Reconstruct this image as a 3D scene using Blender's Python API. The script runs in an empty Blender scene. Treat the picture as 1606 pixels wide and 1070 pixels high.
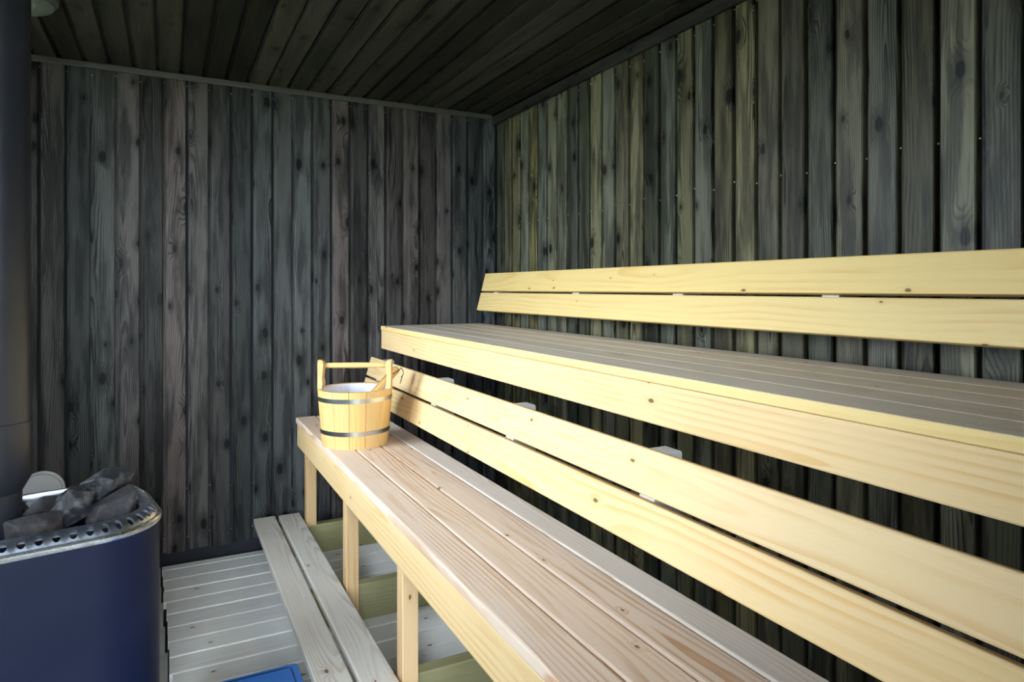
import bpy, bmesh, math, random
from mathutils import Vector, Matrix, Euler

# ------------------------------------------------------------------ camera
sc = bpy.context.scene
col = sc.collection
cam_d = bpy.data.cameras.new('camera')
cam = bpy.data.objects.new('camera', cam_d)
col.objects.link(cam)
cam.location = (-1.5501, -3.2, 1.169)
cam.rotation_euler = (math.pi / 2, 0, -0.47688)
cam_d.sensor_width = 36.0
cam_d.lens = 1046.94 / 1606 * 36.0
cam_d.shift_y = -(535 - 453.0) / 1606
cam_d.clip_start = 0.02
sc.camera = cam

# ------------------------------------------------------------------ sky, exposure
SKY = 29.0
w = bpy.data.worlds.new('sky')
sc.world = w
w.use_nodes = True
wn = w.node_tree.nodes
wn['Background'].inputs['Color'].default_value = (0.76, 0.88, 1.0, 1)
wn['Background'].inputs['Strength'].default_value = SKY
vs = sc.view_settings
vs.view_transform = 'Standard'
vs.look = 'None'
vs.gamma = 1.0
vs.use_curve_mapping = False
vs.exposure = 0.0
sc.cycles.use_denoising = True
sc.cycles.max_bounces = 8
sc.cycles.diffuse_bounces = 4

# room: right wall at x=0, back wall at y=0, floor z=0
XL, YF, ZC = -2.42, -3.75, 2.09
WIN = dict(y0=-1.90, y1=-0.40, z0=0.90, z1=2.00)       # window in the left wall
DOOR = dict(x0=-2.25, x1=-1.25, z0=0.03, z1=2.03)      # glass door in the front wall, unseen, placed for light from the front


def portal(name, loc, rot, sx, sy):
    d = bpy.data.lights.new(name, 'AREA')
    d.shape = 'RECTANGLE'
    d.size, d.size_y = sx, sy
    d.cycles.is_portal = True
    o = bpy.data.objects.new(name, d)
    col.objects.link(o)
    o.location, o.rotation_euler = loc, rot


portal('window_portal', (XL - 0.06, (WIN['y0'] + WIN['y1']) / 2, (WIN['z0'] + WIN['z1']) / 2),
       (0, -math.pi / 2, 0), WIN['z1'] - WIN['z0'], WIN['y1'] - WIN['y0'])
portal('door_portal', ((DOOR['x0'] + DOOR['x1']) / 2, YF - 0.06, (DOOR['z0'] + DOOR['z1']) / 2),
       (math.pi / 2, 0, 0), DOOR['x1'] - DOOR['x0'], DOOR['z1'] - DOOR['z0'])


# ------------------------------------------------------------------ materials
class NT:
    def __init__(self, name):
        self.m = bpy.data.materials.new(name)
        self.m.use_nodes = True
        self.t = self.m.node_tree
        self.n = self.t.nodes
        self.b = self.n['Principled BSDF']

    def put(self, sock, v):
        if isinstance(v, bpy.types.NodeSocket):
            self.t.links.new(v, sock)
        else:
            sock.default_value = v

    def math(self, op, a, b=None, c=None, clamp=False):
        nd = self.n.new('ShaderNodeMath')
        nd.operation = op
        nd.use_clamp = clamp
        self.put(nd.inputs[0], a)
        if b is not None:
            self.put(nd.inputs[1], b)
        if c is not None:
            self.put(nd.inputs[2], c)
        return nd.outputs[0]

    def vec(self, x, y, z=0.0):
        nd = self.n.new('ShaderNodeCombineXYZ')
        for i, v in enumerate((x, y, z)):
            self.put(nd.inputs[i], v)
        return nd.outputs[0]

    def noise(self, v, scale=1.0, detail=2.0, rough=0.5):
        nd = self.n.new('ShaderNodeTexNoise')
        self.put(nd.inputs['Vector'], v)
        nd.inputs['Scale'].default_value = scale
        nd.inputs['Detail'].default_value = detail
        nd.inputs['Roughness'].default_value = rough
        return nd.outputs[0]

    def smooth(self, v, a, b, lo=0.0, hi=1.0):
        nd = self.n.new('ShaderNodeMapRange')
        nd.interpolation_type = 'SMOOTHSTEP'
        self.put(nd.inputs['Value'], v)
        for k, x in (('From Min', a), ('From Max', b), ('To Min', lo), ('To Max', hi)):
            self.put(nd.inputs[k], x)
        return nd.outputs[0]

    def mix(self, f, a, b, blend='MIX'):
        nd = self.n.new('ShaderNodeMix')
        nd.data_type = 'RGBA'
        nd.blend_type = blend
        self.put(nd.inputs[0], f)
        for s, v in ((nd.inputs[6], a), (nd.inputs[7], b)):
            self.put(s, v if isinstance(v, bpy.types.NodeSocket) else (*v[:3], 1))
        return nd.outputs[2]

    def bump(self, h, strength=0.3, dist=0.002):
        nd = self.n.new('ShaderNodeBump')
        nd.inputs['Strength'].default_value = strength
        nd.inputs['Distance'].default_value = dist
        self.put(nd.inputs['Height'], h)
        self.put(self.b.inputs['Normal'], nd.outputs[0])


def wood(name, light, dark, ringc=0.5, ring=0.007, knot=(0.16, 0.07, 0.03), knotth=0.45, rough=0.55,
         var=0.12, light2=None, blotch=0.0, blotch_col=None, bump=0.15, knotr=1.0, spec=0.4, knotblack=0.0, halo=0.28):
    halo_f = halo
    t = NT(name)
    tc = t.n.new('ShaderNodeTexCoord')
    sp = t.n.new('ShaderNodeSeparateXYZ')
    t.put(sp.inputs[0], tc.outputs['Object'])
    x, y, z = sp.outputs
    oi = t.n.new('ShaderNodeObjectInfo').outputs['Random']
    r2 = t.math('FRACT', t.math('MULTIPLY', oi, 13.37))
    r3 = t.math('FRACT', t.math('MULTIPLY', oi, 47.71))
    r4 = t.math('FRACT', t.math('MULTIPLY', oi, 91.13))
    xr = t.math('MULTIPLY_ADD', oi, 41.0, x)
    # knots
    vo = t.n.new('ShaderNodeTexVoronoi')
    vo.voronoi_dimensions = '2D'
    yz = t.math('ADD', y, z)
    wob = t.noise(t.vec(t.math('MULTIPLY', xr, 60), t.math('MULTIPLY', yz, 60), 0), 1, 1)
    t.put(vo.inputs['Vector'], t.vec(t.math('MULTIPLY', xr, 4.6), t.math('MULTIPLY_ADD', yz, 9.0, t.math('MULTIPLY', r2, 9)), 0))
    vo.inputs['Scale'].default_value = 1.0
    d = t.math('ADD', vo.outputs['Distance'], t.math('MULTIPLY_ADD', wob, 0.05, -0.025))
    cs = t.n.new('ShaderNodeSeparateColor')
    t.put(cs.inputs[0], vo.outputs['Color'])
    present = t.math('GREATER_THAN', cs.outputs[0], knotth)
    rad = t.math('MULTIPLY_ADD', cs.outputs[1], 0.055 * knotr, 0.025 * knotr)
    dk = t.math('DIVIDE', d, rad)
    kmask = t.math('MULTIPLY', t.smooth(dk, 1.15, 0.75), present)
    kring = t.math('MULTIPLY', t.smooth(dk, 0.0, 0.8, 1.0, 0.45), kmask)
    halo = t.math('MULTIPLY', t.smooth(dk, 4.5 / max(1.0, knotr * 0.8), 0.8), present)
    # growth rings around a wandering pith
    lo = t.math('SUBTRACT', t.noise(t.vec(t.math('MULTIPLY', xr, 1.1), t.math('MULTIPLY', r3, 7), 0), 1, 1), 0.5)
    lo2 = t.math('SUBTRACT', t.noise(t.vec(t.math('MULTIPLY', xr, 0.9), t.math('MULTIPLY', r2, 9), 4.0), 1, 1), 0.5)
    mid = t.math('SUBTRACT', t.noise(t.vec(t.math('MULTIPLY', xr, 5), t.math('MULTIPLY', y, 30), t.math('MULTIPLY', z, 30)), 1, 2), 0.5)
    yy = t.math('ADD', t.math('ADD', y, t.math('MULTIPLY_ADD', r2, 0.11, -0.055)), t.math('MULTIPLY', lo, 0.05))
    zz = t.math('ADD', t.math('ADD', z, t.math('MULTIPLY_ADD', r3, 0.035, 0.012)), t.math('MULTIPLY', lo2, 0.10))
    rr = t.math('SQRT', t.math('ADD', t.math('MULTIPLY', yy, yy), t.math('MULTIPLY', zz, zz)))
    rr = t.math('ADD', rr, t.math('MULTIPLY', mid, 0.008))
    rr = t.math('ADD', rr, t.math('MULTIPLY', halo, 0.013))
    fr = t.math('FRACT', t.math('DIVIDE', rr, ring))
    late = t.math('MULTIPLY', t.smooth(fr, 0.35, 0.88), t.smooth(fr, 1.0, 0.92))
    fib = t.noise(t.vec(t.math('MULTIPLY', xr, 7), t.math('MULTIPLY', y, 260), t.math('MULTIPLY', z, 260)), 1, 3, 0.6)
    patch = t.noise(t.vec(t.math('MULTIPLY', xr, 2.2), t.math('MULTIPLY', y, 9), t.math('MULTIPLY', z, 9)), 1, 3, 0.6)
    f = t.math('MULTIPLY', late, t.smooth(patch, 0.36, 0.66, 0.12, 1.15))
    resin = t.math('MULTIPLY', t.smooth(t.noise(t.vec(t.math('MULTIPLY', xr, 1.9), t.math('MULTIPLY', y, 34), t.math('MULTIPLY', z, 34)), 1, 1), 0.66, 0.72), 0.45)
    f = t.math('MAXIMUM', f, resin)
    f = t.math('MULTIPLY', f, ringc)
    f = t.math('ADD', f, t.math('MULTIPLY_ADD', fib, 0.5 * ringc, -0.22 * ringc), clamp=True)
    base = light
    if light2 is not None:
        base = t.mix(r4, light, light2)
    c = t.mix(f, base, dark)
    if blotch:
        bm_ = t.smooth(t.noise(t.vec(t.math('MULTIPLY', xr, 2.6), t.math('MULTIPLY', y, 24), t.math('MULTIPLY', r3, 9)), 1, 4, 0.62), 0.43, 0.62)
        c = t.mix(t.math('MULTIPLY', bm_, blotch), c, blotch_col)
    c = t.mix(t.math('MULTIPLY', halo, halo_f), c, dark)
    c = t.mix(t.math('MULTIPLY', kmask, 0.85), c, t.mix(kring, knot, [k * 0.35 for k in knot]))
    val = t.math('MULTIPLY_ADD', oi, 2 * var, 1 - var)
    hv = t.n.new('ShaderNodeHueSaturation')
    t.put(hv.inputs['Color'], c)
    t.put(hv.inputs['Value'], val)
    t.put(hv.inputs['Saturation'], t.math('MULTIPLY_ADD', r3, var, 1 - var / 2))
    t.put(t.b.inputs['Base Color'], hv.outputs[0])
    t.put(t.b.inputs['Roughness'], t.math('MULTIPLY_ADD', fib, 0.25, rough - 0.12))
    t.b.inputs['Specular IOR Level'].default_value = spec
    hgt = fib
    if knotblack:
        und = t.noise(t.vec(t.math('MULTIPLY', xr, 9), t.math('MULTIPLY', y, 22), 0), 1, 1)
        hgt = t.math('MULTIPLY_ADD', und, knotblack, fib)
    t.bump(hgt, bump, 0.0015)
    return t.m


def plain(name, c, rough=0.5, metal=0.0, spec=0.5, nscale=0, namp=0.0, c2=None, bump=0.0, lo=0.45, hi=0.7):
    t = NT(name)
    t.b.inputs['Roughness'].default_value = rough
    t.b.inputs['Metallic'].default_value = metal
    t.b.inputs['Specular IOR Level'].default_value = spec
    if nscale:
        tc = t.n.new('ShaderNodeTexCoord')
        n = t.noise(tc.outputs['Object'], nscale, 5, 0.6)
        t.put(t.b.inputs['Base Color'], t.mix(t.math('MULTIPLY', t.smooth(n, lo, hi), namp), c, c2 or c))
        t.put(t.b.inputs['Roughness'], t.math('MULTIPLY_ADD', n, 0.2, rough - 0.1))
        if bump:
            t.bump(n, bump, 0.004)
    else:
        t.b.inputs['Base Color'].default_value = (*c, 1)
    return t.m


def glass():
    m = bpy.data.materials.new('window_glass')
    m.use_nodes = True
    n, l = m.node_tree.nodes, m.node_tree.links
    n.remove(n['Principled BSDF'])
    tr, gl, mx, fr = (n.new('ShaderNodeBsdfTransparent'), n.new('ShaderNodeBsdfGlossy'),
                      n.new('ShaderNodeMixShader'), n.new('ShaderNodeFresnel'))
    gl.inputs['Roughness'].default_value = 0.02
    l.new(fr.outputs[0], mx.inputs[0])
    l.new(tr.outputs[0], mx.inputs[1])
    l.new(gl.outputs[0], mx.inputs[2])
    l.new(mx.outputs[0], n['Material Output'].inputs[0])
    return m


M = {}
stain = dict(ringc=0.80, ring=0.006, knot=(0.003, 0.003, 0.0035), knotth=0.32, rough=0.40, var=0.50, blotch=0.65, halo=0.5,
             bump=0.6, knotr=1.6, spec=0.13, knotblack=1.6)
M['wall_back'] = wood('black_stained_boards', (0.104, 0.086, 0.080), (0.0048, 0.0042, 0.0042), light2=(0.066, 0.074, 0.072),
                      blotch_col=(0.006, 0.0057, 0.0063), **stain)
M['wall_right'] = wood('olive_black_stained_boards', (0.158, 0.136, 0.070), (0.0066, 0.006336, 0.004092), light2=(0.080, 0.086, 0.066),
                       blotch_col=(0.00792, 0.00792, 0.0066), **stain)
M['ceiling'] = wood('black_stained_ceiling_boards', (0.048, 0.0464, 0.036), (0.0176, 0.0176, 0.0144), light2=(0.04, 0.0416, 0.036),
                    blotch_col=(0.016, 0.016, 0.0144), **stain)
M['trim'] = wood('stained_trim', (0.068, 0.0656, 0.0576), (0.032, 0.032, 0.028), ringc=0.4, rough=0.5)
M['backing'] = plain('dark_wall_backing', (0.010, 0.011, 0.016), 0.8)
M['pine_yellow'] = wood('yellow_pine', (0.756, 0.5544, 0.2268), (0.6384, 0.3696, 0.1008), ringc=0.45, ring=0.015, var=0.05, knotth=0.72, knotr=0.5)
M['pine_pale'] = wood('pale_pine', (0.7298, 0.5248, 0.2665), (0.6068, 0.328, 0.0984), ringc=0.55, ring=0.014, var=0.05, knotth=0.66, knotr=0.6)
M['pine_seat'] = wood('worn_seat_pine', (0.6688, 0.5192, 0.4048), (0.44, 0.2376, 0.1144), ringc=0.75, ring=0.010, var=0.07, knotth=0.55, knotr=0.6, rough=0.6)
M['pine_seat_grey'] = wood('greyed_seat_pine', (0.63, 0.54, 0.45), (0.432, 0.306, 0.207), ringc=0.5, ring=0.008, var=0.08, knotth=0.6, knotr=0.6, rough=0.6)
M['pine_upper_seat'] = wood('grey_upper_seat_pine', (0.81, 0.702, 0.576), (0.558, 0.414, 0.288), ringc=0.5, ring=0.010, var=0.08, knotth=0.6, knotr=0.6, rough=0.5)
M['pine_step'] = wood('grey_step_pine', (0.76, 0.71, 0.63), (0.50, 0.38, 0.27), ringc=0.6, ring=0.007, var=0.06, knotth=0.5, knotr=0.75, rough=0.65)
M['pine_floor'] = wood('weathered_floor_pine', (0.84, 0.83, 0.79), (0.64, 0.57, 0.49), ringc=0.4, ring=0.008, var=0.06, knotth=0.55, knotr=0.6, rough=0.65)
M['pine_leg'] = wood('orange_leg_pine', (0.6724, 0.451, 0.2296), (0.5248, 0.2788, 0.0984), ringc=0.6, ring=0.008, var=0.06, knotth=0.7, knotr=0.7)
M['pine_green'] = wood('treated_green_pine', (0.32, 0.296, 0.144), (0.208, 0.168, 0.072), ringc=0.4, ring=0.009, var=0.1, knotth=0.7)
M['pine_post'] = wood('cut_pine', (0.629, 0.595, 0.544), (0.51, 0.425, 0.323), ringc=0.4, var=0.05, knotth=0.8)
M['bucket'] = wood('honey_bucket_pine', (0.7568, 0.4902, 0.1892), (0.6364, 0.3268, 0.086), ringc=0.4, ring=0.012, var=0.07, knotth=0.95, rough=0.38)
M['ladle'] = wood('amber_ladle_wood', (0.576, 0.336, 0.096), (0.416, 0.2, 0.048), ringc=0.5, ring=0.006, var=0.02, knotth=0.99, rough=0.4)
M['steel'] = plain('steel_hoop', (0.72, 0.73, 0.72), 0.28, 1.0)
M['chrome'] = plain('polished_rim', (0.88, 0.88, 0.88), 0.28, 1.0, nscale=40, namp=0.5, c2=(0.45, 0.43, 0.42))
M['collar'] = plain('dull_steel_collar', (0.60, 0.64, 0.74), 0.33, 1.0, nscale=30, namp=0.5, c2=(0.34, 0.37, 0.46))
M['enamel'] = plain('navy_stove_enamel', (0.0072, 0.0108, 0.03312), 0.45, 0.0, 0.22, nscale=9, namp=0.35, c2=(0.01152, 0.01656, 0.04176))
M['pipe'] = plain('black_flue_steel', (0.02, 0.0216, 0.0288), 0.34, 0.0, 0.6, nscale=7, namp=0.3, c2=(0.032, 0.0336, 0.048))
M['inside'] = plain('dark_steel', (0.02, 0.024, 0.04), 0.6)  # near-black, for plinth, stone tray and vent throat
M['stone'] = plain('dark_stove_stone', (0.020, 0.021, 0.025), 0.6, 0, 0.45, nscale=45, namp=0.8, c2=(0.12, 0.12, 0.12), bump=1.0)
M['stone_red'] = plain('rusty_stove_stone', (0.028, 0.027, 0.029), 0.65, 0, 0.45, nscale=32, namp=0.7, c2=(0.105, 0.075, 0.065), bump=0.9, lo=0.5)
M['white'] = plain('white_plastic', (0.85, 0.87, 0.88), 0.4)
M['liner'] = plain('lavender_white_liner', (0.80, 0.78, 0.84), 0.35)
M['blue'] = plain('blue_plastic', (0.0405, 0.18, 0.558), 0.38, nscale=14, namp=0.25, c2=(0.063, 0.234, 0.612))
M['vent_metal'] = plain('grey_green_metal', (0.11, 0.125, 0.115), 0.5)
M['black'] = plain('black_cord', (0.012, 0.012, 0.012), 0.7)
M['brass'] = plain('brass_nails', (0.75, 0.68, 0.5), 0.3, 1.0)
M['slab'] = plain('grey_hearth_stone', (0.46, 0.46, 0.45), 0.8, nscale=18, namp=0.5, c2=(0.34, 0.34, 0.33), bump=0.3)
M['grass'] = plain('added_greenery', (0.17, 0.19, 0.09), 0.9, nscale=3, namp=0.6, c2=(0.11, 0.13, 0.06))
M['frame'] = wood('painted_frame', (0.5, 0.48, 0.42), (0.4, 0.36, 0.3), ringc=0.3, knotth=0.9)
M['glass'] = glass()


# ------------------------------------------------------------------ helpers
def link(name, me, mat, parent=None, loc=(0, 0, 0), rot=(0, 0, 0)):
    o = bpy.data.objects.new(name, me)
    col.objects.link(o)
    if mat is not None and not me.materials:
        me.materials.append(mat)
    o.location = loc
    o.rotation_euler = rot
    if parent is not None:
        o.parent = parent
    return o


def mesh_from(bm, name, smooth=False):
    bmesh.ops.recalc_face_normals(bm, faces=bm.faces)
    if smooth:
        for f in bm.faces:
            f.smooth = True
    me = bpy.data.meshes.new(name)
    bm.to_mesh(me)
    bm.free()
    return me


def empty(name, loc, label, cat, group=None, rz=0.0):
    o = bpy.data.objects.new(name, None)
    col.objects.link(o)
    o.location = loc
    o.rotation_euler = (0, 0, rz)
    o['label'], o['category'] = label, cat
    if group:
        o['group'] = group
    o.empty_display_size = 0.05
    return o


def tag(o, label=None, cat=None, group=None, kind=None):
    for k, v in (('label', label), ('category', cat), ('group', group), ('kind', kind)):
        if v:
            o[k] = v
    return o


def extrude_profile(prof, x0, x1, name):
    """closed (y,z) profile swept along local x"""
    bm = bmesh.new()
    a = [bm.verts.new((x0, y, z)) for y, z in prof]
    b = [bm.verts.new((x1, y, z)) for y, z in prof]
    n = len(prof)
    for i in range(n):
        j = (i + 1) % n
        bm.faces.new((a[i], a[j], b[j], b[i]))
    bm.faces.new(a[::-1])
    bm.faces.new(b)
    return mesh_from(bm, name)


_pm = {}


def plank_mesh(L, W, T, r=0.004):
    """plank centred on its own origin, long axis x, width y, thickness z, eased edges"""
    key = (round(L, 4), round(W, 4), round(T, 4), r)
    if key not in _pm:
        p = []
        for cy, cz, a0 in ((W / 2 - r, T / 2 - r, 0), (-W / 2 + r, T / 2 - r, 90), (-W / 2 + r, -T / 2 + r, 180), (W / 2 - r, -T / 2 + r, 270)):
            for k in range(3):
                a = math.radians(a0 + 45 * k)
                p.append((cy + r * math.cos(a), cz + r * math.sin(a)))
        _pm[key] = extrude_profile(p, -L / 2, L / 2, 'plank')
    return _pm[key]


def plank(name, mat, parent, L, W, T, centre, rot=(0, 0, 0), r=0.004):
    """mesh data shared between alike planks of one material"""
    me = plank_mesh(L, W, T, r)
    if me.materials and me.materials[0] != mat:
        me = me.copy()
        me.materials.clear()
        _pm[(round(L, 4), round(W, 4), round(T, 4), r)] = me
    o = link(name, me, mat, parent, centre, rot)
    return o


def add_box(bm, lo, hi):
    v = [bm.verts.new((x, y, z)) for x in (lo[0], hi[0]) for y in (lo[1], hi[1]) for z in (lo[2], hi[2])]
    for f in ((0, 1, 3, 2), (4, 6, 7, 5), (0, 4, 5, 1), (2, 3, 7, 6), (0, 2, 6, 4), (1, 5, 7, 3)):
        bm.faces.new([v[i] for i in f])


def boxes(name, lst, mat, parent=None):
    bm = bmesh.new()
    for lo, hi in lst:
        add_box(bm, lo, hi)
    return link(name, mesh_from(bm, name), mat, parent)


def lathe(name, prof, mat, parent=None, loc=(0, 0, 0), rot=(0, 0, 0), n=40, smooth=True, closed=False):
    bm = bmesh.new()
    rings = []
    for r, z in prof:
        if r < 1e-6:
            rings.append([bm.verts.new((0, 0, z))])
        else:
            rings.append([bm.verts.new((r * math.cos(2 * math.pi * k / n), r * math.sin(2 * math.pi * k / n), z)) for k in range(n)])
    pairs = list(zip(rings, rings[1:])) + ([(rings[-1], rings[0])] if closed else [])
    for A, B in pairs:
        for k in range(n):
            j = (k + 1) % n
            if len(A) == 1 and len(B) == 1:
                continue
            if len(A) == 1:
                bm.faces.new((A[0], B[k], B[j]))
            elif len(B) == 1:
                bm.faces.new((A[k], A[j], B[0]))
            else:
                bm.faces.new((A[k], A[j], B[j], B[k]))
    me = mesh_from(bm, name, smooth)
    if smooth:
        me.set_sharp_from_angle(angle=math.radians(35))
    return link(name, me, mat, parent, loc, rot)


R90 = math.pi / 2
P = 0.0877                                              # cover width of one cladding board
LAP = [(0, -0.016), (0, -0.0155), (0.0092, -0.0155), (0.0096, -0.0090), (0.0160, -0.0080), (0.0172, -0.0012), (0.0195, 0), (0.0850, 0), (0.0877, -0.003), (0.0877, -0.016)]

# ------------------------------------------------------------------ the shell
# back wall
wb = tag(boxes('wall_back', [((XL - 0.1, 0.016, -0.06), (0.1, 0.1, ZC + 0.08))], M['backing']), kind='structure')
ZB = 0.043
Lb = ZC - 0.006 - ZB
back_board = extrude_profile([(y - P / 2, z) for y, z in LAP], -Lb / 2, Lb / 2, 'cladding_board')
# local x -> up, local y -> world x, local z -> -y
rot_back = Matrix(((0, 1, 0), (0, 0, -1), (-1, 0, 0))).to_euler()
X0b = -0.0781 + 0.003
k = 0
edges_b = []
x = X0b
while x > XL:
    x -= P
edges_b = []
while x < -0.001:
    edges_b.append(x)
    x += P
rb = random.Random(3)
for x in edges_b:
    if x + P > 0.012:
        continue
    link('cladding_board', back_board, M['wall_back'], wb, (x + P / 2, rb.uniform(-0.0012, 0.0012), (ZC - 0.006 + ZB) / 2 + rb.uniform(-0.004, 0.004)), rot_back)
nb = extrude_profile([(0, -0.016), (0, -0.0155), (0.0092, -0.0155), (0.0096, -0.0090), (0.0160, -0.0080), (0.0172, -0.0012), (0.0195, 0), (0.0735, 0), (0.0735, -0.016)], -Lb / 2, Lb / 2, 'cladding_board')
link('cladding_board', nb, M['wall_back'], wb, (edges_b[-1], 0, (ZC - 0.006 + ZB) / 2), rot_back)

# right wall
wr = tag(boxes('wall_right', [((0.016, YF - 0.1, -0.06), (0.1, 0.016, ZC + 0.08))], M['backing']), kind='structure')
right_board = extrude_profile([(y - P / 2, z) for y, z in LAP], -Lb / 2, Lb / 2, 'cladding_board')
# local x -> up(-z), local y -> -Y... , local z -> -X
rot_right = Matrix(((0, 0, -1), (0, -1, 0), (-1, 0, 0))).to_euler()
y = -0.0988 + P
n_r = 0
while y > YF:
    y1 = y - P
    if y <= 0.001:
        link('cladding_board', right_board, M['wall_right'], wr, (rb.uniform(-0.001, 0.001), y - P / 2, (ZC - 0.006 + ZB) / 2), rot_right)
    y = y1

# ceiling
ce = tag(boxes('ceiling', [((XL - 0.1, YF - 0.1, ZC + 0.016), (0.1, 0.1, ZC + 0.1))], M['backing']), kind='structure')
Lc = -YF - 0.004
ceil_board = extrude_profile([(y_ - P / 2, z_) for y_, z_ in LAP], -Lc / 2, Lc / 2, 'ceiling_board')
# local x -> Y, local z -> -Z, local y -> X
rot_ceil = Matrix(((0, 1, 0), (1, 0, 0), (0, 0, -1))).to_euler()
x = -0.012 - P
while x > XL - 0.02:
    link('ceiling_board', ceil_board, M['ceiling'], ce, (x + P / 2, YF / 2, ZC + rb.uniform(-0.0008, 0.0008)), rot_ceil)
    x -= P

# left wall with its window opening, front wall with the glass door opening
y0, y1, z0, z1 = WIN['y0'], WIN['y1'], WIN['z0'], WIN['z1']
tag(boxes('wall_left', [((XL - 0.1, YF - 0.1, -0.06), (XL, y0, ZC + 0.08)), ((XL - 0.1, y1, -0.06), (XL, 0.1, ZC + 0.08)),
                        ((XL - 0.1, y0, -0.06), (XL, y1, z0)), ((XL - 0.1, y0, z1), (XL, y1, ZC + 0.08))], M['trim']), kind='structure')
win = boxes('window_1', [((XL - 0.09, y0, z0), (XL + 0.012, y0 + 0.05, z1)), ((XL - 0.09, y1 - 0.05, z0), (XL + 0.012, y1, z1)),
                         ((XL - 0.09, y0, z0), (XL + 0.012, y1, z0 + 0.05)), ((XL - 0.09, y0, z1 - 0.05), (XL + 0.012, y1, z1))], M['frame'])
tag(win, kind='structure')
boxes('pane', [((XL - 0.052, y0 + 0.05, z0 + 0.05), (XL - 0.048, y1 - 0.05, z1 - 0.05))], M['glass'], win)
x0, x1, z0, z1 = DOOR['x0'], DOOR['x1'], DOOR['z0'], DOOR['z1']
tag(boxes('wall_front', [((XL - 0.1, YF - 0.1, -0.06), (x0, YF, ZC + 0.08)), ((x1, YF - 0.1, -0.06), (0.1, YF, ZC + 0.08)),
                         ((x0, YF - 0.1, z1), (x1, YF, ZC + 0.08)), ((x0, YF - 0.1, -0.06), (x1, YF, z0))], M['trim']), kind='structure')
dr = boxes('door_1', [((x0, YF - 0.07, z0), (x0 + 0.07, YF - 0.03, z1)), ((x1 - 0.07, YF - 0.07, z0), (x1, YF - 0.03, z1)),
                      ((x0, YF - 0.07, z0), (x1, YF - 0.03, z0 + 0.1)), ((x0, YF - 0.07, z1 - 0.07), (x1, YF - 0.03, z1))], M['frame'])
tag(dr, kind='structure')
boxes('pane', [((x0 + 0.07, YF - 0.052, z0 + 0.1), (x1 - 0.07, YF - 0.048, z1 - 0.07))], M['glass'], dr)
boxes('handle', [((x0 + 0.02, YF - 0.03, 0.95), (x0 + 0.05, YF + 0.02, 1.15))], M['frame'], dr)
boxes('added_lawn', [((-22, -24, -0.32), (20, 18, -0.30))], M['grass'])  # unseen ground, added to dim and green the light from below
tag(bpy.data.objects['added_lawn'], kind='structure')
for nm, lo_, hi_ in (('added_hedge_side', (-9.5, -16, -0.3), (-8.0, 16, 0.9)), ('added_hedge_front', (-8.0, -14, -0.3), (14, -12.5, 0.9))):  # unseen hedges, added to hold back sky light near the horizon
    tag(boxes(nm, [(lo_, hi_)], M['grass']), kind='structure')

# trims
tag(plank('trim_1', M['trim'], None, -XL - 0.03, 0.026, 0.014, (XL / 2 - 0.01, -0.008, ZC - 0.0135), (R90, 0, 0)), kind='structure')
tag(plank('trim_2', M['ceiling'], None, -YF - 0.02, 0.046, 0.018, (-0.010, YF / 2, ZC - 0.032), (R90, 0, R90)), kind='structure')


def nails(name, pts, parent):
    bm = bmesh.new()
    for p in pts:
        bmesh.ops.create_icosphere(bm, subdivisions=1, radius=0.0028, matrix=Matrix.Translation(p))
    o = link(name, mesh_from(bm, name, True), M['brass'], parent)
    o['kind'] = 'stuff'


rn = random.Random(8)
nails('nail_heads', [(x + 0.006 + rn.uniform(-.002, .002), -0.0005 + 0.008, z + rn.uniform(-.01, .01)) for x in edges_b for z in (2.045, 0.30, 0.105)], wb)
ys = [-0.0988 - P * i for i in range(-1, 41)]
nails('nail_heads', [(0.0075, yv - 0.006, z + rn.uniform(-.015, .015)) for yv in ys if yv < -0.005 for z in (2.018, 1.49)], wr)

# floor: base slab, boards along x
fl = tag(boxes('floor', [((XL, YF, -0.06), (0.016, 0.016, -0.028))], M['backing']), kind='structure')
FPITCH = 0.1059
rf = random.Random(5)
ya, yb = -0.030, -0.0833
while ya > YF:
    xl = -1.572 + 0.036 * min(1.0, -(ya + yb) / 2) + rf.uniform(-0.004, 0.004)
    if -(ya + yb) / 2 > 0.98:
        xl = -1.535
    L = -xl - 0.004
    me = plank_mesh(round(L, 3), round(ya - yb - 0.0035, 4), 0.027, 0.0045)
    link('floor_board', me, M['pine_floor'], fl, ((xl - 0.004) / 2, (ya + yb) / 2, -0.0135 + rf.uniform(-0.0008, 0.0008)))
    ya, yb = yb, yb - FPITCH

# hearth of stone slabs left of the boards
he = empty('stone_hearth', (-2.0, -1.2, -0.028), 'pale grey stone hearth strip under the stove beside the floor boards', 'hearth')
yy_ = -0.03
rh = random.Random(2)
while yy_ > -2.2:
    d_ = rh.uniform(0.15, 0.21)
    o = boxes('slab', [((XL + 0.005, yy_ - d_ + 0.004, -0.028), (-1.574 + 0.036 * min(1, -yy_) + rh.uniform(-.005, -.001), yy_, -0.003))], M['slab'])
    o.parent = he
    o.matrix_parent_inverse = Matrix.Translation((2.0, 1.2, 0.028))
    yy_ -= d_


# ------------------------------------------------------------------ benches
YE = -3.66                                              # benches run past the camera


def along_y(name, mat, par, ya, yb, W, T, xc, zc, tilt=0.0, r=0.004, base=(0, 0, 0)):
    """plank running along y; tilt rotates it about its length (0 = flat, R90 = on edge)"""
    return plank(name, mat, par, abs(yb - ya), W, T, (xc - base[0], (ya + yb) / 2 - base[1], zc - base[2]),
                 (tilt, 0, R90), r)


FRAMES = [-0.165, -0.895, -1.508, -2.12, -2.74, -3.36]

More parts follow.
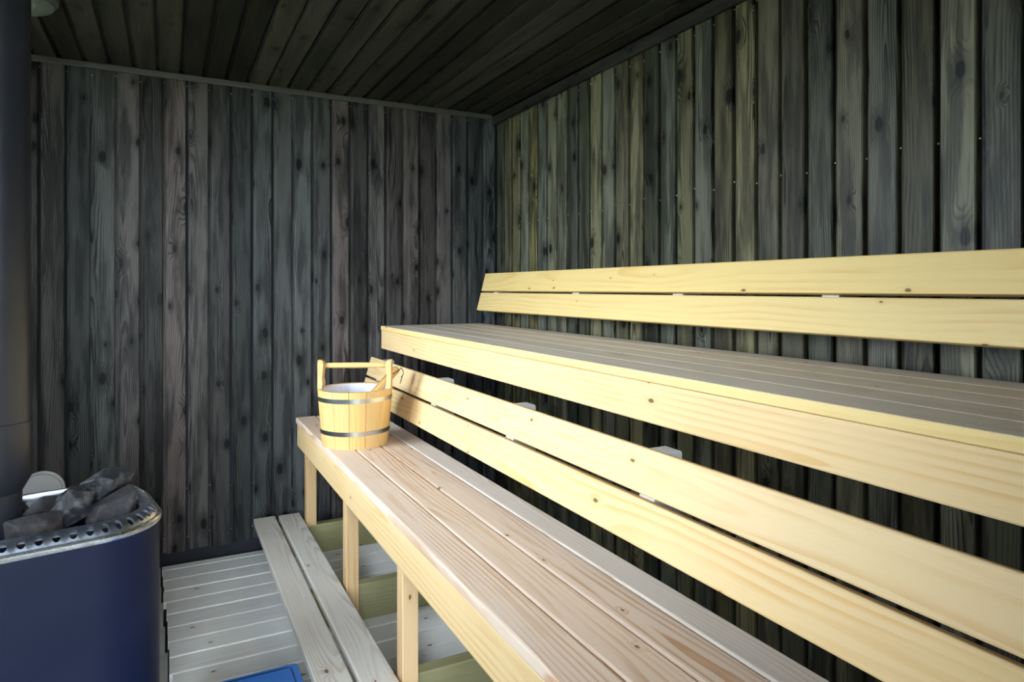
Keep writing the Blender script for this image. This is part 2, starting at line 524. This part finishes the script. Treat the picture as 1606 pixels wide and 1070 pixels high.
# lower bench
lb = empty('lower_bench', (-0.86, -1.9, 0), 'lower pine sauna bench carrying the bucket, with legs and leaning slatted backrest', 'bench')
B = (-0.86, -1.9, 0)
for xa, xb, mt in ((-1.040, -0.954, 'pine_seat'), (-0.950, -0.859, 'pine_seat'), (-0.855, -0.765, 'pine_seat'), (-0.761, -0.687, 'pine_seat_grey')):
    along_y('seat_plank', M[mt], lb, -0.115, YE, xb - xa, 0.026, (xa + xb) / 2, 0.582, 0, 0.0045, B)
along_y('front_board', M['pine_pale'], lb, -0.125, YE, 0.100, 0.028, -1.022, 0.519, R90, 0.005, B)
for i, yf in enumerate(FRAMES):
    z0 = 0.128 if i == 0 else 0.0
    yl = yf if i == 0 else yf
    plank('leg', M['pine_leg'], lb, 0.568 - z0, 0.048, 0.044, (-0.986 - B[0], yl - B[1], (0.568 + z0) / 2 - B[2]), (0, -R90, 0), 0.003)
    bm_ = plank('bearer', M['pine_leg'], lb, 0.27, 0.045, 0.07, (-0.826 - B[0], yl - B[1], 0.533 - B[2]), (0, 0, 0), 0.003)

# step in front of it
st = empty('bench_step', (-1.11, -1.9, 0), 'low grey wooden step of two planks in front of the lower bench', 'step')
S = (-1.11, -1.9, 0)
for xa, xb in ((-1.212, -1.122), (-1.108, -1.017)):
    along_y('tread', M['pine_step'], st, -0.07 if xa < -1.15 else -0.075, YE, xb - xa, 0.027, (xa + xb) / 2, 0.1425, 0, 0.004, S)
for i, yf in enumerate(FRAMES):
    yc = -0.167 if i == 0 else yf + 0.049
    plank('cross_beam', M['pine_green'], st, 1.145, 0.128, 0.045, (-0.5775 - S[0], yc - S[1], 0.0645 - S[2]), (R90, 0, 0), 0.004)

# upper bench
ub = empty('upper_bench', (-0.37, -1.9, 0.9), 'upper pine sauna bench with broad grey seat and yellow slatted backrest on the right wall', 'bench')
U = (-0.37, -1.9, 0.9)
nx = 5
wd = (0.636 - 0.110) / nx
for i in range(nx):
    xa = -0.636 + wd * i
    pl = along_y('seat_plank', M['pine_yellow'] if i == 0 else M['pine_upper_seat'], ub, -0.055, YE, wd - 0.002, 0.021, xa + wd / 2 - 0.001, 0.980, 0, 0.0022, U)
    if i == 0:                                          # grey on top, yellow on its front edge
        pl.data = pl.data.copy()
        pl.data.materials.append(M['pine_upper_seat'])
        for f in pl.data.polygons:
            if f.normal.z > 0.5:
                f.material_index = 1
along_y('front_board', M['pine_pale'], ub, -0.060, YE, 0.0875, 0.028, -0.6205, 0.9248, R90, 0.004, U)
for yf in FRAMES:
    plank('bearer', M['pine_leg'], ub, 0.600, 0.045, 0.07, (-0.303 - U[0], yf - U[1], 0.934 - U[2]), (0, 0, 0), 0.003)


def backrest(e, base, top, bot, y_a, y_b, mat, post_ys, post_depth, post_z, gap=0.009):
    """two leaning slats between the front-face points top (x,z) and bot (x,z), on short posts"""
    dx, dz = top[0] - bot[0], top[1] - bot[1]
    Lh = math.hypot(dx, dz)
    ux, uz = dx / Lh, dz / Lh
    ang = math.atan2(dz, dx)                            # lean of the face
    nxv, nzv = -uz, ux                                  # towards the room
    W = (Lh - gap) / 2
    T = 0.026
    for s0 in (0.0, W + gap):
        c = s0 + W / 2
        cx = bot[0] + ux * c - nxv * T / 2
        cz = bot[1] + uz * c - nzv * T / 2
        # local x -> world y, local y -> up along face, local z -> towards room
        m = Matrix(((0, ux, nxv), (-1, 0, 0), (0, uz, nzv)))
        plank('backrest_slat', mat, e, y_a - y_b, W, T, (cx - base[0], (y_a + y_b) / 2 - base[1], cz - base[2]), m.to_euler(), 0.004)
    for yp in post_ys:
        bm = bmesh.new()
        # post: wedge behind the slats, its front follows the lean, its back is upright
        zb, zt = post_z
        fx = lambda z_: bot[0] + ux / uz * (z_ - bot[1]) - nxv * T + 0.001
        xbk = post_depth
        pts = [(fx(zb), zb), (fx(zt), zt), (xbk - 0.004, zt), (xbk, zt - 0.004), (xbk, zb)]
        f = [bm.verts.new((px_ - base[0], yp - 0.024 - base[1], pz_ - base[2])) for px_, pz_ in pts]
        g = [bm.verts.new((px_ - base[0], yp + 0.024 - base[1], pz_ - base[2])) for px_, pz_ in pts]
        n = len(pts)
        for i in range(n):
            bm.faces.new((f[i], f[(i + 1) % n], g[(i + 1) % n], g[i]))
        bm.faces.new(f)
        bm.faces.new(g[::-1])
        link('backrest_post', mesh_from(bm, 'backrest_post'), M['pine_post'], e)
    return e


backrest(lb, B, (-0.682, 0.8440), (-0.732, 0.662), -0.05, YE, M['pine_pale'], FRAMES[:4] + [-3.36], -0.612, (0.690, 0.837))
backrest(ub, U, (-0.080, 1.2490), (-0.130, 1.0590), -0.055, YE, M['pine_yellow'], [-0.178, -0.916, -1.525, -2.085, -2.74, -3.36], -0.001, (1.075, 1.24))

# ------------------------------------------------------------------ bucket
BK = (-0.925, -0.715, 0.595)
VA = math.radians(-24.0)                                # handle lies across the view
bk = empty('sauna_bucket', BK, 'honey pine sauna bucket with steel hoops and bar handle on the lower bench', 'bucket', rz=VA)
NS = 14
HB = 0.205
RB0, RT0 = 0.121, 0.1365
TH = 0.015


def stave(a0, a1, htop, taper=False):
    """one stave: bent panel from angle a0 to a1; grain (local x in the material) is handled by its own frame"""
    bm = bmesh.new()
    nseg = 3
    levels = [0.0, HB * 0.5, HB] if not taper else [0.0, HB * 0.5, HB, HB + 0.015, HB + 0.04, HB + 0.085, HB + 0.098, HB + 0.104]
    am = (a0 + a1) / 2
    hw = (a1 - a0) / 2
    prof = {HB: 1.0, HB + 0.015: 0.97, HB + 0.04: 0.80, HB + 0.085: 0.82, HB + 0.098: 0.66, HB + 0.104: 0.40}
    rows_o, rows_i = [], []
    ca, sa = math.cos(am), math.sin(am)
    for z in levels:
        t = min(z, HB) / HB
        ro = RB0 + (RT0 - RB0) * t
        if z > HB:
            ro = RT0 - 0.0
        ri = ro - TH - {HB + 0.015: 0.003, HB + 0.04: 0.001, HB + 0.085: 0.006, HB + 0.098: 0.004, HB + 0.104: -0.002}.get(z, 0.0)
        k_ = prof.get(z, 1.0)
        ro_row, ri_row = [], []
        for s in range(nseg + 1):
            a = am + hw * k_ * (2 * s / nseg - 1)
            ro_row.append((ro * math.cos(a), ro * math.sin(a), z))
            ri_row.append((ri * math.cos(a), ri * math.sin(a), z))
        rows_o.append(ro_row)
        rows_i.append(ri_row)
    # into a local frame: x up, y tangential, z outward, origin at the stave's middle
    rm = (RB0 + RT0) / 2
    loc = lambda p: (p[2] - HB / 2, -(-p[0] * sa + p[1] * ca), p[0] * ca + p[1] * sa - rm)
    VO = [[bm.verts.new(loc(p)) for p in r_] for r_ in rows_o]
    VI = [[bm.verts.new(loc(p)) for p in r_] for r_ in rows_i]
    for i in range(len(levels) - 1):
        for s in range(nseg):
            bm.faces.new((VO[i][s], VO[i][s + 1], VO[i + 1][s + 1], VO[i + 1][s]))
            bm.faces.new((VI[i][s], VI[i + 1][s], VI[i + 1][s + 1], VI[i][s + 1]))
        bm.faces.new((VO[i][0], VO[i + 1][0], VI[i + 1][0], VI[i][0]))
        bm.faces.new((VO[i][-1], VI[i][-1], VI[i + 1][-1], VO[i + 1][-1]))
    for i in (0, -1):
        for s in range(nseg):
            bm.faces.new((VO[i][s], VI[i][s], VI[i][s + 1], VO[i][s + 1]))
    me = mesh_from(bm, 'stave')
    m = Matrix(((0, sa, ca), (0, -ca, sa), (1, 0, 0)))
    return me, m.to_euler(), (rm * ca, rm * sa, HB / 2)


step_a = 2 * math.pi / NS
for i in range(NS):
    a = i * step_a
    gap = 0.0055
    me, ro, lo_ = stave(a - step_a / 2 + gap, a + step_a / 2 - gap, HB, taper=(i in (0, NS // 2)))
    link('stave', me, M['bucket'], bk, lo_, ro)


def rad_at(z):
    return RB0 + (RT0 - RB0) * z / HB


for zc in (HB * 0.27, HB * 0.845):
    h = 0.008
    lathe('hoop', [(rad_at(zc - h) + 0.0002, zc - h), (rad_at(zc - h) + 0.0018, zc - h), (rad_at(zc + h) + 0.0018, zc + h), (rad_at(zc + h) + 0.0002, zc + h)],
          M['steel'], bk, n=56, closed=True)
lathe('liner', [(0, 0.014), (rad_at(0) - TH - 0.004, 0.014), (RT0 - TH - 0.004, HB - 0.004), (RT0 - TH - 0.001, HB - 0.001), (RT0 - TH - 0.001, HB - 0.006), (rad_at(0) - TH - 0.001, 0.010), (0, 0.010)],
      M['liner'], bk, n=48)
# bar handle between the two tall staves
hb_len = 2 * (RT0 - 0.012)
bm = bmesh.new()
nb_ = 12
rows = []
for xx, rr_ in ((-hb_len / 2, 0.0085), (-hb_len / 2 + 0.03, 0.0100), (0, 0.0108), (hb_len / 2 - 0.03, 0.0100), (hb_len / 2, 0.0085)):
    rows.append([bm.verts.new((xx, rr_ * 0.8 * math.cos(2 * math.pi * k / nb_), rr_ * math.sin(2 * math.pi * k / nb_))) for k in range(nb_)])
for A, B_ in zip(rows, rows[1:]):
    for k in range(nb_):
        bm.faces.new((A[k], A[(k + 1) % nb_], B_[(k + 1) % nb_], B_[k]))
bm.faces.new(rows[0])
bm.faces.new(rows[-1])
link('bar_handle', mesh_from(bm, 'bar_handle', True), M['bucket'], bk, (0, 0, HB + 0.083))

# ladle standing in the bucket
tip = Vector((-0.755, -0.694, 0.862))
foot = Vector((-0.985, -0.694, 0.640))
ax = (tip - foot)
Ll = ax.length
la = empty('ladle', foot, 'amber wooden ladle leaning in the bucket with a black cord loop', 'ladle')
q = ax.to_track_quat('X', 'Z').to_euler()
bm = bmesh.new()
prof_l = [(0.0, 0.010, 0.007), (0.10, 0.012, 0.008), (0.20, 0.015, 0.011), (0.27, 0.018, 0.013), (Ll - 0.008, 0.0185, 0.012), (Ll, 0.014, 0.008)]
rows = []
for xx, hy, hz in prof_l:
    rows.append([bm.verts.new((xx, hy * cy, hz * cz)) for cy, cz in ((1, .4), (.7, 1), (-.7, 1), (-1, .4), (-1, -.4), (-.7, -1), (.7, -1), (1, -.4))])
for A, B_ in zip(rows, rows[1:]):
    for k in range(8):
        bm.faces.new((A[k], A[(k + 1) % 8], B_[(k + 1) % 8], B_[k]))
bm.faces.new(rows[0])
bm.faces.new(rows[-1])
hd = link('handle', mesh_from(bm, 'handle'), M['ladle'], la)
hd.rotation_euler = q
bowl = lathe('bowl', [(0, -0.028), (0.022, -0.024), (0.034, -0.010), (0.037, 0.010), (0.033, 0.010), (0.030, -0.008), (0.018, -0.019), (0, -0.022)], M['ladle'], la, n=24)
bowl.location = (0.0, 0, 0.0)


def tube(name, pts, rad, mat, parent, n=6):
    bm = bmesh.new()
    pts = [Vector(p) for p in pts]
    rows = []
    for i, p in enumerate(pts):
        d = (pts[min(i + 1, len(pts) - 1)] - pts[max(i - 1, 0)]).normalized()
        qd = d.to_track_quat('Z', 'Y')
        rows.append([bm.verts.new(p + qd @ Vector((rad * math.cos(2 * math.pi * k / n), rad * math.sin(2 * math.pi * k / n), 0))) for k in range(n)])
    for A, B_ in zip(rows, rows[1:]):
        for k in range(n):
            bm.faces.new((A[k], A[(k + 1) % n], B_[(k + 1) % n], B_[k]))
    bm.faces.new(rows[0])
    bm.faces.new(rows[-1])
    return link(name, mesh_from(bm, name, True), mat, parent)


tt = tip - foot
cord = [(-0.026, -0.024, -0.020), (-0.012, -0.024, -0.013), (0.002, -0.020, -0.004), (0.010, -0.010, 0.000), (0.018, -0.010, -0.010), (0.019, -0.010, -0.024), (0.014, -0.010, -0.036), (0.010, -0.012, -0.048), (0.006, -0.012, -0.060)]
tube('cord_loop', [Vector(c) + tt for c in cord], 0.0016, M['black'], la)
cord2 = [(0.012, -0.010, -0.004), (0.019, -0.012, -0.012), (0.018, -0.012, -0.026), (0.010, -0.012, -0.036)]
tube('cord_end', [Vector(c) + tt for c in cord2], 0.0013, M['black'], la)

# ------------------------------------------------------------------ stove
SR = math.radians(11.0)
SW, SD, SRad = 0.64, 0.448, 0.150
ZS = 0.600
SC = (-1.898, -1.222, 0.0)
sv = empty('sauna_stove', (SC[0], SC[1], -0.003), 'navy black sauna stove with perforated polished rim full of stones', 'stove', rz=SR)


def outline(off=0.0, nc=14):
    """rounded rectangle, list of (x, y, nx, ny); off moves it inwards"""
    hw, hd_ = SW / 2, SD / 2
    pts = []
    for cx, cy, a0 in ((hw - SRad, hd_ - SRad, 0), (-hw + SRad, hd_ - SRad, 90), (-hw + SRad, -hd_ + SRad, 180), (hw - SRad, -hd_ + SRad, 270)):
        for k_ in range(nc + 1):
            a_ = math.radians(a0 + 90 * k_ / nc)
            r_ = SRad - off
            pts.append((cx + r_ * math.cos(a_), cy + r_ * math.sin(a_)))
    return pts


def resample(pts, n):
    L_ = [0]
    m = len(pts)
    for i in range(m):
        p, q_ = pts[i], pts[(i + 1) % m]
        L_.append(L_[-1] + math.hypot(q_[0] - p[0], q_[1] - p[1]))
    out = []
    for k_ in range(n):
        s = L_[-1] * k_ / n
        i = max(j for j in range(m) if L_[j] <= s + 1e-9)
        p, q_ = pts[i], pts[(i + 1) % m]
        d_ = L_[i + 1] - L_[i]
        f_ = (s - L_[i]) / d_ if d_ > 1e-9 else 0
        out.append((p[0] + (q_[0] - p[0]) * f_, p[1] + (q_[1] - p[1]) * f_))
    return out


NH = 60                                                 # holes round the collar
NO = NH * 4
base_o = resample(outline(0), NO)


def ring_at(off):
    """same parameter positions moved inwards along the local normal"""
    out = []
    for i in range(NO):
        a_, b_ = base_o[i - 1], base_o[(i + 1) % NO]
        tx, ty = b_[0] - a_[0], b_[1] - a_[1]
        l_ = math.hypot(tx, ty)
        nx_, ny_ = -ty / l_, tx / l_                    # inwards for a counter-clockwise outline
        out.append((base_o[i][0] + nx_ * off, base_o[i][1] + ny_ * off))
    return out


def skin(name, levels, mat, closed=False, bottom=False, smooth=True):
    bm = bmesh.new()
    rows = [[bm.verts.new((p[0], p[1], z)) for p in ring_at(off)] for off, z in levels]
    pr = list(zip(rows, rows[1:])) + ([(rows[-1], rows[0])] if closed else [])
    for A, B_ in pr:
        for k_ in range(NO):
            j = (k_ + 1) % NO
            bm.faces.new((A[k_], A[j], B_[j], B_[k_]))
    if bottom:
        bm.faces.new(rows[0])
    me = mesh_from(bm, name, smooth)
    me.set_sharp_from_angle(angle=math.radians(35))
    return link(name, me, mat, sv)


skin('body', [(0.004, 0.03), (0.0, 0.034), (0.0, ZS - 0.012), (0.046, ZS - 0.012), (0.046, ZS - 0.09)], M['enamel'])
skin('plinth', [(0.02, 0.0), (0.02, 0.035), (0.06, 0.035), (0.06, 0.0)], M['inside'], closed=True)
skin('rim_lip', [(-0.003, ZS - 0.012), (-0.005, ZS - 0.008), (-0.005, ZS - 0.001), (-0.002, ZS + 0.003), (0.006, ZS + 0.003), (0.006, ZS - 0.012)], M['chrome'], closed=True)
# stone tray inside
bm = bmesh.new()
ring_v = [bm.verts.new((p[0], p[1], ZS - 0.085)) for p in ring_at(0.05)[::4]]
bm.faces.new(ring_v)
link('stone_tray', mesh_from(bm, 'stone_tray'), M['inside'], sv)

# collar: convex perforated band; every hole is cut out of its cell
CPROF = [(0.004, 0.002), (0.011, 0.0135), (0.022, 0.022), (0.037, 0.0255), (0.041, 0.025), (0.043, 0.022), (0.043, 0.008)]


def cpoint(u, v):
    """u along the outline in cells of NO, v along the profile 0..1 between band points 0 and 3"""
    i = int(math.floor(u)) % NO
    f_ = u - math.floor(u)
    seg = v * 3
    j = min(int(seg), 2)
    g = seg - j
    off = CPROF[j][0] * (1 - g) + CPROF[j + 1][0] * g
    z = CPROF[j][1] * (1 - g) + CPROF[j + 1][1] * g

    def pt(i_):
        a_, b_ = base_o[(i_ - 1) % NO], base_o[(i_ + 1) % NO]
        tx, ty = b_[0] - a_[0], b_[1] - a_[1]
        l_ = math.hypot(tx, ty)
        return base_o[i_ % NO][0] - ty / l_ * off, base_o[i_ % NO][1] + tx / l_ * off

    p, q_ = pt(i), pt(i + 1)
    return (p[0] * (1 - f_) + q_[0] * f_, p[1] * (1 - f_) + q_[1] * f_, ZS + z)


bm = bmesh.new()
for c in range(NH):
    u0 = c * 4
    outer = []
    for s in range(4):
        outer.append((u0 + s, 0.0))
    for s in range(4):
        outer.append((u0 + 4, s / 4))
    for s in range(4):
        outer.append((u0 + 4 - s, 1.0))
    for s in range(4):
        outer.append((u0, 1 - s / 4))
    cu, cv = u0 + 2, 0.50
    inner = []
    for (u, v) in outer:
        a_ = math.atan2((v - cv) * 4, u - cu)
        inner.append((cu + 1.05 * math.cos(a_), cv + 0.33 * math.sin(a_)))
    VO = [bm.verts.new(cpoint(*p)) for p in outer]
    VI = [bm.verts.new(cpoint(*p)) for p in inner]
    VD = [bm.verts.new((lambda q_: (q_[0] * 0.993, q_[1] * 0.993, q_[2] - 0.006))(cpoint(*p))) for p in inner]
    for k_ in range(16):
        j = (k_ + 1) % 16
        bm.faces.new((VO[k_], VO[j], VI[j], VI[k_]))
        bm.faces.new((VI[k_], VI[j], VD[j], VD[k_]))
rows = []
for off, z in CPROF[3:]:
    rows.append([bm.verts.new((p[0], p[1], ZS + z)) for p in ring_at(off)])
for A, B_ in zip(rows, rows[1:]):
    for k_ in range(NO):
        j = (k_ + 1) % NO
        bm.faces.new((A[k_], A[j], B_[j], B_[k_]))
bmesh.ops.remove_doubles(bm, verts=bm.verts, dist=0.0004)
me = mesh_from(bm, 'perforated_collar', True)
me.set_sharp_from_angle(angle=math.radians(40))
link('perforated_collar', me, M['collar'], sv)

# flue pipe
fp = empty('flue_pipe', (-1.924, -1.193, 0.516), 'black steel flue pipe rising from the stove to the ceiling', 'flue pipe')
lathe('lower_sleeve', [(0.0, 0.0), (0.058, 0.0), (0.058, 0.168), (0.060, 0.170), (0.060, 0.176), (0.058, 0.178)], M['pipe'], fp, n=48)
lathe('reducer', [(0.059, 0.160), (0.062, 0.166), (0.078, 0.196), (0.078, 0.330), (0.0755, 0.331)], M['pipe'], fp, n=48)
lathe('pipe', [(0.0755, 0.320), (0.0755, ZC - 0.516 + 0.01)], M['pipe'], fp, n=48)
lathe('ceiling_collar', [(0.076, ZC - 0.516 - 0.008), (0.13, ZC - 0.516 - 0.008), (0.13, ZC - 0.516 + 0.002), (0.076, ZC - 0.516 + 0.002)], M['pipe'], fp, n=48, closed=True)


def rock(name, label, loc, size, seed, rot=(0, 0, 0), mat='stone'):
    r = random.Random(seed)
    bm = bmesh.new()
    for i in range(17):
        v = Vector((r.gauss(0, 1), r.gauss(0, 1), r.gauss(0, 1))).normalized()
        v *= r.uniform(0.80, 1.16)
        bm.verts.new((v.x * size[0] / 2, v.y * size[1] / 2, v.z * size[2] / 2))
    res = bmesh.ops.convex_hull(bm, input=bm.verts)
    junk = list({e for e in res['geom_interior'] + res['geom_unused'] if isinstance(e, bmesh.types.BMVert)})
    if junk:
        bmesh.ops.delete(bm, geom=junk, context='VERTS')
    bmesh.ops.dissolve_limit(bm, angle_limit=math.radians(16), verts=bm.verts, edges=bm.edges)
    bmesh.ops.bevel(bm, geom=list(bm.edges), offset=min(size) * 0.03, segments=1, affect='EDGES')
    bmesh.ops.triangulate(bm, faces=bm.faces)
    o = link(name, mesh_from(bm, name), M[mat], None, loc, rot)
    return tag(o, label, 'stone', 'stones heaped in the stove')


for a in (
    ('stove_stone', 'largest dark angular stove stone, highest on the heap by the back rim', (-1.698, -1.090, 0.632), (0.150, 0.100, 0.110), 11, (0.2, -0.25, 0.35), 'stone'),
    ('stove_stone', 'narrow upright dark stone in the middle of the stove heap', (-1.758, -1.225, 0.622), (0.125, 0.066, 0.105), 23, (0.1, -0.55, 0.5), 'stone'),
    ('stove_stone', 'long tilted brownish stone leaning on the right end of the stove rim', (-1.668, -1.222, 0.608), (0.150, 0.085, 0.100), 35, (0.3, -0.35, 0.6), 'stone_red'),
    ('stove_stone', 'flat reddish grey stone beside the flue pipe base', (-1.812, -1.128, 0.600), (0.130, 0.085, 0.080), 41, (0, 0.05, 0.2), 'stone_red'),
    ('stove_stone', 'broad mottled grey stone behind the front rim near the flue pipe', (-1.835, -1.270, 0.596), (0.140, 0.110, 0.090), 57, (0.1, 0.0, 0.1), 'stone_red'),
    ('stove_stone', 'bluish wedge of stone at the back rim below the white vent', (-1.890, -1.085, 0.590), (0.065, 0.060, 0.090), 66, (0.2, 0.1, 0.8), 'stone'),
    ('stove_stone', 'small dark stone tucked under the right back corner of the rim', (-1.640, -1.130, 0.580), (0.070, 0.060, 0.080), 72, (0.2, 0.4, 0.2), 'stone'),
    ('stove_stone', 'dark stone at the front left of the flue pipe by the frame edge', (-1.950, -1.310, 0.588), (0.100, 0.090, 0.085), 83, (0.1, 0.2, 0.3), 'stone'),
    ('stove_stone', 'small grey stone low against the front rim', (-1.742, -1.315, 0.575), (0.080, 0.060, 0.080), 95, (0.3, 0.1, 0.2), 'stone'),
    ('stove_stone', 'slanting grey slab of stone behind the middle of the heap', (-1.772, -1.150, 0.618), (0.110, 0.055, 0.090), 104, (0.2, -0.35, 0.3), 'stone'),
):
    rock(*a)

# ------------------------------------------------------------------ wall vent, ceiling vent, blue box
wv = empty('wall_vent', (-1.988, -0.001, 0.372), 'round white plastic vent valve low on the back wall behind the stove', 'vent')
lathe('flange', [(0.040, 0.0), (0.076, 0.0), (0.076, 0.006), (0.070, 0.012), (0.040, 0.012)], M['white'], wv, rot=(R90, 0, 0), n=48, closed=True)
lathe('disc', [(0, 0.012), (0.040, 0.012), (0.066, 0.016), (0.070, 0.024), (0.070, 0.032), (0.067, 0.036), (0, 0.037)], M['white'], wv, rot=(R90, 0, 0), n=48)

cv_ = empty('ceiling_vent', (-1.985, -0.665, ZC), 'grey green round vent ring on the dark ceiling beside the flue pipe', 'vent')
lathe('ring', [(0.060, 0.0), (0.130, 0.0), (0.130, -0.020), (0.118, -0.036), (0.095, -0.042), (0.070, -0.034), (0.060, -0.020)], M['vent_metal'], cv_, n=48, closed=True)
lathe('throat', [(0.061, -0.002), (0, -0.002)], M['inside'], cv_, n=32)
lathe('cone', [(0, -0.050), (0.028, -0.046), (0.034, -0.036), (0.020, -0.012), (0.008, -0.002)], M['vent_metal'], cv_, n=32)

bb = empty('blue_box', (-1.365, -1.50, 0), 'bright blue plastic lidded box on the floor between stove and step', 'box')


def rounded_slab(name, hx, hy, z0, z1, r, mat, parent, taper=0.0):
    bm = bmesh.new()
    rows = []
    for z, t in ((z0, taper), (z0 + 0.003, taper - 0.002 if taper else 0), (z1 - 0.004, 0.0), (z1 - 0.0012, 0.0012), (z1, 0.004)):
        row = []
        for cx, cy, a0 in ((1, 1, 0), (-1, 1, 90), (-1, -1, 180), (1, -1, 270)):
            for k_ in range(5):
                a_ = math.radians(a0 + 22.5 * k_)
                row.append(bm.verts.new((cx * (hx - r) + (r - t) * math.cos(a_), cy * (hy - r) + (r - t) * math.sin(a_), z)))
        rows.append(row)
    n = len(rows[0])
    for A, B_ in zip(rows, rows[1:]):
        for k_ in range(n):
            bm.faces.new((A[k_], A[(k_ + 1) % n], B_[(k_ + 1) % n], B_[k_]))
    bm.faces.new(rows[0])
    bm.faces.new(rows[-1])
    return link(name, mesh_from(bm, name), mat, parent)


rounded_slab('tub', 0.128, 0.222, 0.0005, 0.108, 0.025, M['blue'], bb, 0.008)
rounded_slab('lid', 0.138, 0.232, 0.108, 0.126, 0.014, M['blue'], bb)
rounded_slab('lid_panel', 0.118, 0.212, 0.126, 0.129, 0.010, M['blue'], bb)
